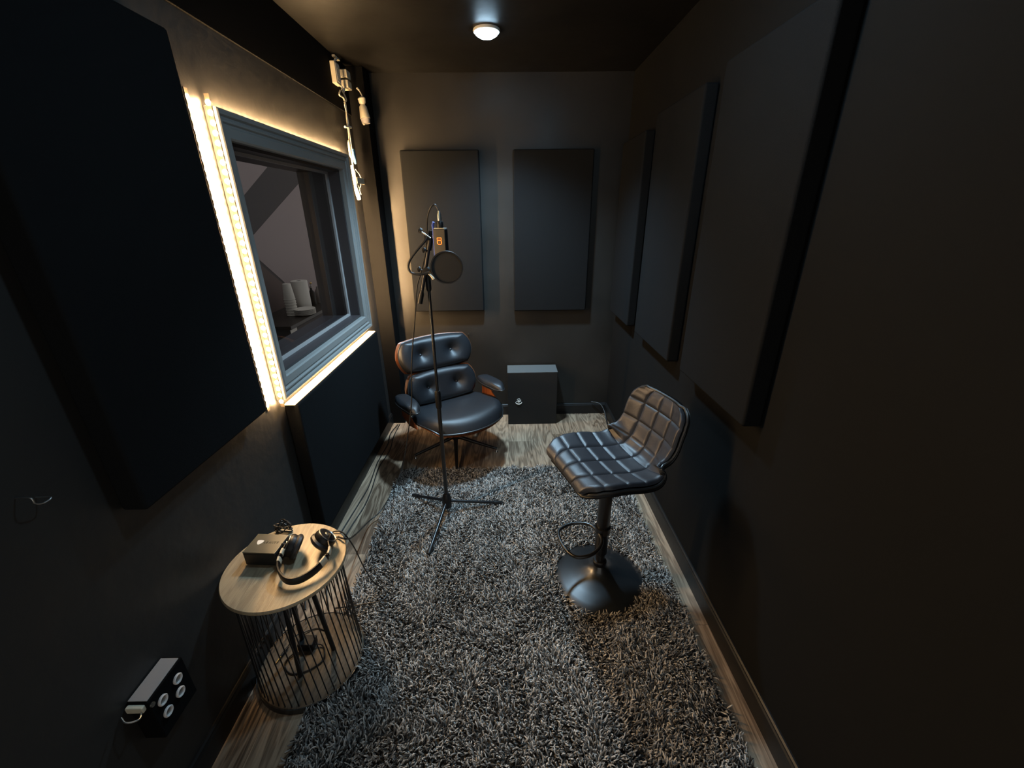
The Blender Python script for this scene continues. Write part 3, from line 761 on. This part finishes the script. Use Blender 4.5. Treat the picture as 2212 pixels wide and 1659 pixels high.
# ---- pop filter
PF = 1.805
pc = mp(965, 578, PF); pr_ = .0655
pt = thing('pop_filter', 'round black mesh pop filter in front of the microphone', 'pop filter', tuple(pc))
nd = Vector((.12,-1,-.05)).normalized(); T = align(nd)
MB().lathe([(pr_-.003,-.004),(pr_+.002,-.004),(pr_+.003,0),(pr_+.002,.004),(pr_-.003,.004),(pr_-.004,0),(pr_-.003,-.004)], 64, c=pc, T=T).build('hoop', m_black, pt)
MB().lathe([(0,-.0004),(pr_-.002,-.0004),(pr_-.002,.0004),(0,.0004)], 64, c=pc, T=T).build('mesh_screen', m_mesh, pt)
MB().tube([pc+Vector((-pr_-.002,.004,-.012)), mp(932,587,1.83), mp(928,588,1.84)], .007, 10).build('hoop_bracket', m_black, pt)
gn = spline([mp(922,512,1.87), mp(917,522,1.86), mp(903,538,1.85), mp(888,558,1.84), mp(882,575,1.83), mp(888,589,1.83), mp(905,593,1.83), mp(920,590,1.835), mp(932,587,1.835)], 8)
MB().tube(gn, .0048, 10).build('gooseneck', m_rubber, pt)
MB().box(tuple(mp(922,512,1.88)-Vector((.011,.012,.012))), tuple(mp(922,512,1.88)+Vector((.011,.012,.012)))).build('clamp', m_black, pt, bevel=.002)
MB().tube([mp(909,499,1.87), mp(930,514,1.87)], .0032, 10).build('clamp_screw', m_chrome, pt)
MB().lathe([(0,-.007),(.010,-.006),(.011,.004),(.005,.008),(0,.008)], 14, c=mp(908,498,1.87), T=align((-.8,0,.5))).build('clamp_knob', m_black, pt)
# ---- microphone cable
xt = Vector((mx_, YM, zt_))
ct = thing('microphone_cable', 'black cable running from the microphone down to the round table', 'cable', (mx_, YM, zt_+.02))
MB().lathe([(.0092,zt_+.020),(.0092,zt_+.050),(.006,zt_+.062),(.004,zt_+.070)], 18, c=(mx_,YM,0)).build('connector', m_steel, ct)
cp = [xt+Vector((0,0,.062)), mp(946,452,YM), mp(939,442,YM), mp(930,449,YM), mp(924,468,1.89), mp(922,500,1.92), mp(919,545,1.93), mp(909,590,1.93), mp(901,620,1.92), mp(897,680,1.92), mp(892,740,1.92), mp(889,800,1.92), mp(889,870,1.92)]
cp += [Vector(aty(880,945,1.90)), Vector(aty(868,1010,1.88)), Vector(atz(852,1052,.045)), Vector(atz(825,1100,.045)), Vector(atz(795,1128,.06)), Vector(aty(765,1157,1.36)), Vector(atz(748,1164,.506)), Vector(atz(728,1160,.506)), Vector(atz(712,1166,.512)), crt+Vector((.020,.018,-.012))]
MB().tube(spline(cp, 8), .0032, 8).build('cable', m_rubber, ct)
# ---- floor cables along the left wall
cp = [Vector((-.905,3.02,.004)), (-.925,2.86,.004), (-.905,2.70,.004), (-.912,2.45,.004), (-.890,2.20,.004), (-.900,2.00,.004), (-.915,1.80,.004), (-.925,1.62,.004), (-.93,1.40,.004), (-.90,1.31,.004)]
tag(MB().tube(spline(cp, 8), .0036, 8).build('floor_cable', m_rubber), 'black cable along the plank floor right against the left baseboard', 'cable')
cp = [Vector((-.890,3.02,.004)), (-.890,2.82,.004), (-.868,2.62,.004), (-.885,2.40,.004), (-.862,2.15,.004), (-.858,2.00,.004), (-.875,1.84,.004), (-.885,1.66,.004), (-.86,1.45,.004), (-.80,1.31,.004)]
tag(MB().tube(spline(cp, 8), .0036, 8).build('floor_cable', m_rubber), 'black cable on the plank floor, next to the one at the left baseboard', 'cable')
# ---- headphone cable looping over the table edge onto the rug
cp = [crt+Vector((.020,.030,-.02)), Vector(atz(718,1150,.506)), Vector(atz(736,1148,.507)), Vector(aty(752,1163,1.22)), Vector(aty(768,1188,1.27)), Vector(aty(786,1225,1.32)), Vector(aty(806,1256,1.36)), Vector(atz(828,1272,.045)), Vector(atz(835,1286,.042)), Vector(atz(822,1298,.042)), Vector(atz(790,1304,.040)), Vector(atz(755,1310,.034)), Vector(atz(722,1314,.012))]
tag(MB().tube(spline(cp, 8), .0026, 8).build('headphone_cable', m_rubber), 'thin black cord looping from the headphones over the table edge onto the rug', 'cable')

# ================================================================ BLACK CABINET
t = thing('speaker_cabinet', 'square black cabinet with a small silver emblem against the end wall', 'speaker cabinet', (.192, 3.07, 0))
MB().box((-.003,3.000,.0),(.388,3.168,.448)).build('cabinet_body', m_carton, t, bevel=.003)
MB().box((-.003,3.000,.4485),(.388,3.168,.4515)).build('lit_top', m_cartontop, t, bevel=.001)  # light on the black top, put into its colour as grey
lc = Vector((.084, 2.9985, .203))
a0 = [lc+Vector((.026*math.cos(a), 0, .022*math.sin(a))) for a in np.linspace(math.radians(190), math.radians(350), 18)]
mbx = MB(); mbx.tube(a0, [.0012+.0040*math.sin(PI*i/17) for i in range(18)], 8)
for a in (80, 35, 125):
    r_ = math.radians(a); d = Vector((math.cos(r_), 0, math.sin(r_)))
    mbx.tube([lc-d*.002, lc+d*.014, lc+d*.024], [.0035,.0025,.0012], 8)
mbx.tube([lc+Vector((-.020,0,.004)), lc+Vector((0,0,-.006)), lc+Vector((.020,0,.004))], [.0012,.0035,.0012], 8)
mbx.tube([lc+Vector((-.012,0,.022)), lc+Vector((.004,0,.026)), lc+Vector((.016,0,.018))], [.001,.0018,.001], 8)
mbx.build('silver_emblem', m_print, t)
# small black cable bend in the far right corner
cp = [(.70,3.165,.115),(.765,3.13,.112),(.792,3.08,.075),(.800,3.02,.030),(.797,2.93,.0062)]
tag(MB().tube(spline(cp, 8), .006, 10).build('corner_cable', m_rubber), 'stiff black cable bending down to the floor in the far right corner', 'cable')
w0 = Vector((-.306, YB-.0005, .712))
tag(MB().tube([w0, w0+Vector((0,-.010,0)), w0+Vector((.004,-.012,.003))], [.003,.003,.006], 10).build('wall_nail', m_steel), 'tiny bright nail in the end wall above the lounge chair', 'nail')

# ================================================================ PLUGS AND CORDS ABOVE THE WINDOW
def px(x_, y_, X=-.925): return Vector(atx(x_, y_, X))
XS = SOFX
t = thing('power_strip', 'cream plug box with adapters hanging near the ceiling above the window corner', 'power strip', (XS, 2.86, 2.32))
def bz_(x0, y0, z0, x1, y1, z1): return MB().box((XS+x0,2.80+y0,2.27+z0),(XS+x1,2.80+y1,2.27+z1))
bz_(.0005,-.020,.000,.028,.055,.105).build('housing', m_cream, t, bevel=.005)
bz_(.028,-.010,.010,.031,.045,.095).build('outlet_face', m_white, t, bevel=.002)
for z in (.072, .048, .024): bz_(.0311,.005,z,.033,.030,z+.010).build('socket', m_cream, t, bevel=.001)
for z in (.058, .008):
    a_ = bz_(.001,.105,z,.048,.175,z+.040).build('adapter', m_cream, t, bevel=.005)
    bz_(.010,.1755,z+.004,.040,.188,z+.034).build('blue_label', m_bluepl, a_, bevel=.002)
def tp3(*pts): return spline([(XS+x, 2.80+y, 2.27+z) for x, y, z in pts], 5)
MB().tube(tp3((.012,.07,.142),(.020,.05,.128),(.016,.03,.118),(.016,.02,.104)), .005, 8).build('feed_cord', m_white, t)
bz_(.0005,.035,.136,.018,.115,.146).build('ceiling_clip', m_cream, t, bevel=.002)
MB().tube(tp3((.02,.04,.02),(.030,.06,-.010),(.024,.085,-.018),(.020,.12,.008)), .005, 8).build('jumper_cord', m_white, t)
t = thing('led_power_cord', 'white cord with inline connectors hanging from the plug box past the window corner', 'power cord', tuple(px(742, 200)))
cd = [px(735,196), px(733,205), px(742,212), px(747,230), px(749,255), px(753,285), px(756,318), px(760,345), px(764,366)]
MB().tube(spline(cd, 8), .0046, 8).build('cord', m_cream, t)
MB().tube(spline([px(738,192), px(744,205), px(748,216), px(744,222)], 6), .0044, 8).build('cord_loop', m_cream, t)
MB().tube(spline([px(744,225), px(752,262), px(757,300), px(763,345)], 6), .0030, 8).build('second_cord', m_white, t)
for (a, b) in (((745,274),(758,275)),):
    MB().tube([px(*a), px(*b)], .006, 8).build('cable_tie', m_white, t)
MB().tube([px(753,303), px(753.5,308), px(757,335), px(758,340)], [.004,.008,.008,.004], 10).build('inline_connector', m_cream, t)
MB().tube([px(763,322), px(763.5,326), px(767,350), px(768,354)], [.004,.009,.009,.005], 10).build('blue_connector', m_bluepl, t)
MB().tube([px(760,358), px(764,372), px(768,400)], [.008,.012,.010], 10).build('plug_body', m_white, t)
MB().tube([px(768,402), px(771,412), px(776,430)], [.009,.014,.013], 10).build('receiver', m_white, t)
MB().tube(spline([px(768,366), px(777,378), px(781,392), px(779,402), px(777,410), px(780,420)], 6), .0032, 8).build('lead', m_white, t)
MB().tube(spline([px(768,392), px(773,400), px(778,410)], 6), .0032, 8).build('lead', m_white, t)
MB().box(tuple(px(773,394)-Vector((.002,.010,.006))), tuple(px(785,388)+Vector((.003,.006,.006)))).build('tag_label', m_cream, t, bevel=.001)
t = thing('plug_in_lamp_holder', 'cream stubby lamp holder hanging from a short cord beside the corner column', 'lamp holder', (-.85, 2.96, 2.2))
def p2(x_, y_): return Vector(aty(x_, y_, 2.985))
MB().tube(spline([p2(771,190), p2(776,196), p2(781,205), p2(784,212)], 5), [.006]*5+[.0035]*11, 8).build('cord', m_cream, t)
MB().tube([p2(780,210), p2(781,213), p2(783,222), p2(785,227)], [.015,.023,.020,.009], 16).build('cap', m_cream, t)
MB().tube([p2(783,226), p2(784,231), p2(789,256)], [.012,.022,.030], 20).build('holder_body', m_cream, t)
MB().tube([p2(789,256.5), p2(791,267)], [.028,.024], 20).build('lamp_end', m_clear, t)
MB().tube([p2(781,240), p2(784,262), p2(787,270)], [.008,.009,.006], 10).build('side_clip', m_cream, t)

# ================================================================ STAGE BOX ON THE LEFT WALL
XP = XL+.055
c1, c2, c3, c4 = [Vector(atx(a, b, XP)) for a, b in ((350,1512),(382,1466),(362,1536),(388,1494))]
yy0, yy1 = min(c1.y, c3.y)-.030, max(c2.y, c4.y)+.035
zt2 = max(c1.z, c2.z)+.038; zb2 = min(c3.z, c4.z)-.06
t = thing('wall_jack_box', 'black connector box with pale ringed sockets low on the left wall', 'connector box', (XL, (yy0+yy1)/2, (zt2+zb2)/2))
MB().box((XL+.0005,yy0,zb2),(XP,yy1,zt2)).build('housing', m_flat, t, bevel=.003)
MB().box((XL+.003,yy0+.004,zt2+.0003),(XP-.004,yy1-.006,zt2+.003)).build('top_plate', m_bead, t, bevel=.001)
MB().box((XL+.006,yy0-.012,zt2-.020),(XP-.006,yy0-.0005,zt2-.002)).build('end_bracket', m_cream, t, bevel=.003)
MB().tube(spline([(XP-.01,yy0-.012,zt2-.014),(XP,yy0-.030,zt2-.010),(XP-.020,yy0-.040,zt2-.004),(XP-.040,yy0-.030,zt2-.002)], 5), .002, 8).build('wire_hook', m_steel, t)
T = align((1,0,0))
for c in (c1, c2, c3, c4):
    r_ = MB().lathe([(.0095,0),(.0135,0),(.0140,.004),(.0120,.006),(.0095,.005),(.0095,0)], 28, c=(XP+.0003,c.y,c.z), T=T).build('socket_ring', m_ringwhite, t)
    MB().lathe([(0,.0),(.009,.0),(.009,.0015),(0,.0015)], 20, c=(XP+.0003,c.y,c.z), T=T).build('socket_core', m_steel, r_)
c5 = Vector(atx(328,1522,XP))
MB().lathe([(0,0),(.006,0),(.006,.004),(0,.004)], 16, c=(XP+.0003,c5.y,c5.z), T=T).build('knob', m_steel, t)
h0 = [Vector(atx(a, b, XL+.03)) for a, b in ((66,1076),(76,1088),(95,1086),(110,1074))]
tag(MB().tube(spline([Vector((XL,h0[0].y,h0[0].z))]+h0+[Vector((XL+.0,h0[3].y,h0[3].z))], 6), .0016, 8).build('wall_hook', m_steel), 'thin faint wire hook high on the dark left wall', 'hook')

# ================================================================ CONTROL ROOM SHELF AND ITEMS
SZ = .75
def sp(px_, py_, z=SZ): return Vector(atz(px_, py_, z))
t = thing('side_cabinet', 'dark cabinet beyond the window carrying paper goods', 'cabinet', (-1.98, 4.05, 0))
MB().box((-2.19,3.36,.0),(-1.79,4.75,.72)).build('carcass', m_mauve_dark, t, bevel=.004)
MB().box((-2.195,3.34,.7205),(-1.77,4.77,.750)).build('top', mat('dark_cabinet_top', (.03,.026,.026), .35), t, bevel=.004)
def on(x_, y_, prof, name, label, cat, m, group=None, n=36):
    tt = thing(name, label, cat, (x_, y_, SZ), 0, group); MB().lathe([(r, z+SZ) for r, z in prof], n, c=(x_, y_, 0)).build('body', m, tt); return tt
# stack of foam cups: each cup is a thing
cup = [(0,.002),(.026,.0),(.040,.085),(.043,.087),(.043,.090),(.039,.090),(.024,.005),(0,.005)]
cu0 = sp(633, 681)
ccol = 'foam cups stacked upside down'
cupo = None
NC = 7
for k in range(NC):
    z = SZ+.001+k*.024
    nm = 'topmost white foam cup of the upturned stack beyond the window' if k == NC-1 else ('lowest white foam cup of the upturned stack beyond the window' if k == 0 else 'white foam cup inside the upturned stack beyond the window')
    hgt = .095 if k < NC-1 else .095
    g = MB().lathe([(.047,0),(.049,.002),(.049,.006),(.046,.007),(.034,.135),(.031,.138),(0,.138)], 36, c=(0,0,0))
    if cupo is None: cupo = g.build('foam_cup', m_foam); o = cupo
    else: o = cupo.copy(); COL.objects.link(o)
    o.location = (cu0.x, cu0.y, z); tag(o, nm, 'cup', ccol)
# plates
pl0 = sp(652, 676); pl0 = Vector((pl0.x+.03, pl0.y+.0, SZ)); po = None
NP = 6
pl0 = Vector((cu0.x+.105, cu0.y+.02, SZ))
for k in range(NP):
    g = MB().lathe([(0,0),(.060,0),(.088,.010),(.092,.012),(.090,.014),(.060,.003),(0,.003)], 44)
    if po is None: po = g.build('paper_plate', m_paper); o = po
    else: o = po.copy(); COL.objects.link(o)
    o.location = (pl0.x, pl0.y, SZ+.001+k*.0085)
    tag(o, 'topmost paper plate of the stack beyond the window' if k == NP-1 else ('bottom paper plate of the stack beyond the window' if k == 0 else 'white paper plate in the middle of the stack beyond the window'), 'plate', 'stacked paper plates')
# paper towel roll
tw = Vector((cu0.x+.02, cu0.y+.19, 0))
tt = thing('paper_towel_roll', 'white paper towel roll standing behind the plates beyond the window', 'paper towel', (tw.x, tw.y, SZ))
MB().lathe([(.020,SZ+.001),(.070,SZ+.001),(.072,SZ+.004),(.072,SZ+.276),(.069,SZ+.280),(.020,SZ+.280),(.019,SZ+.276)], 44, c=(tw.x,tw.y,0)).build('paper', m_paper, tt)
MB().lathe([(.0185,SZ+.001),(.0195,SZ+.001),(.0195,SZ+.279),(.0185,SZ+.279)], 30, c=(tw.x,tw.y,0)).build('core', m_carton, tt)
# two bottles
b1 = Vector((tw.x-.01, tw.y+.24, 0))
tt = thing('pump_bottle', 'slim pump bottle right of the paper towel roll beyond the window', 'bottle', (b1.x, b1.y, SZ))
MB().lathe([(0,SZ+.001),(.028,SZ+.001),(.028,SZ+.13),(.010,SZ+.155),(.010,SZ+.175),(0,SZ+.175)], 28, c=(b1.x,b1.y,0)).build('body', m_black, tt)
MB().lathe([(0,SZ+.175),(.013,SZ+.175),(.013,SZ+.190),(.004,SZ+.192),(.004,SZ+.225),(0,SZ+.225)], 20, c=(b1.x,b1.y,0)).build('pump', m_clear, tt)
MB().lathe([(0,-.012),(.009,-.006),(.012,0),(.009,.006),(0,.012)], 16, c=(b1.x+.012,b1.y-.012,SZ+.222)).build('glass_bead', m_brass, tt)
b2 = Vector((b1.x+.0, b1.y+.14, 0))
tt = thing('squeeze_bottle', 'grey bottle at the far end of the cabinet beyond the window', 'bottle', (b2.x, b2.y, SZ))
MB().lathe([(0,SZ+.001),(.032,SZ+.001),(.034,SZ+.08),(.030,SZ+.12),(.012,SZ+.15),(.012,SZ+.165),(0,SZ+.165)], 28, c=(b2.x,b2.y,0)).build('body', m_clear, tt)
# notice taped to the front of the cabinet
nb = MB().box((-1.7905,atx(625,704,-1.788)[1],atx(640,736,-1.788)[2]),(-1.787,atx(640,704,-1.788)[1],.72)); o = nb.build('paper_notice', m_paper); tag(o, 'white paper strip taped to the front of the dark cabinet beyond the window', 'notice')
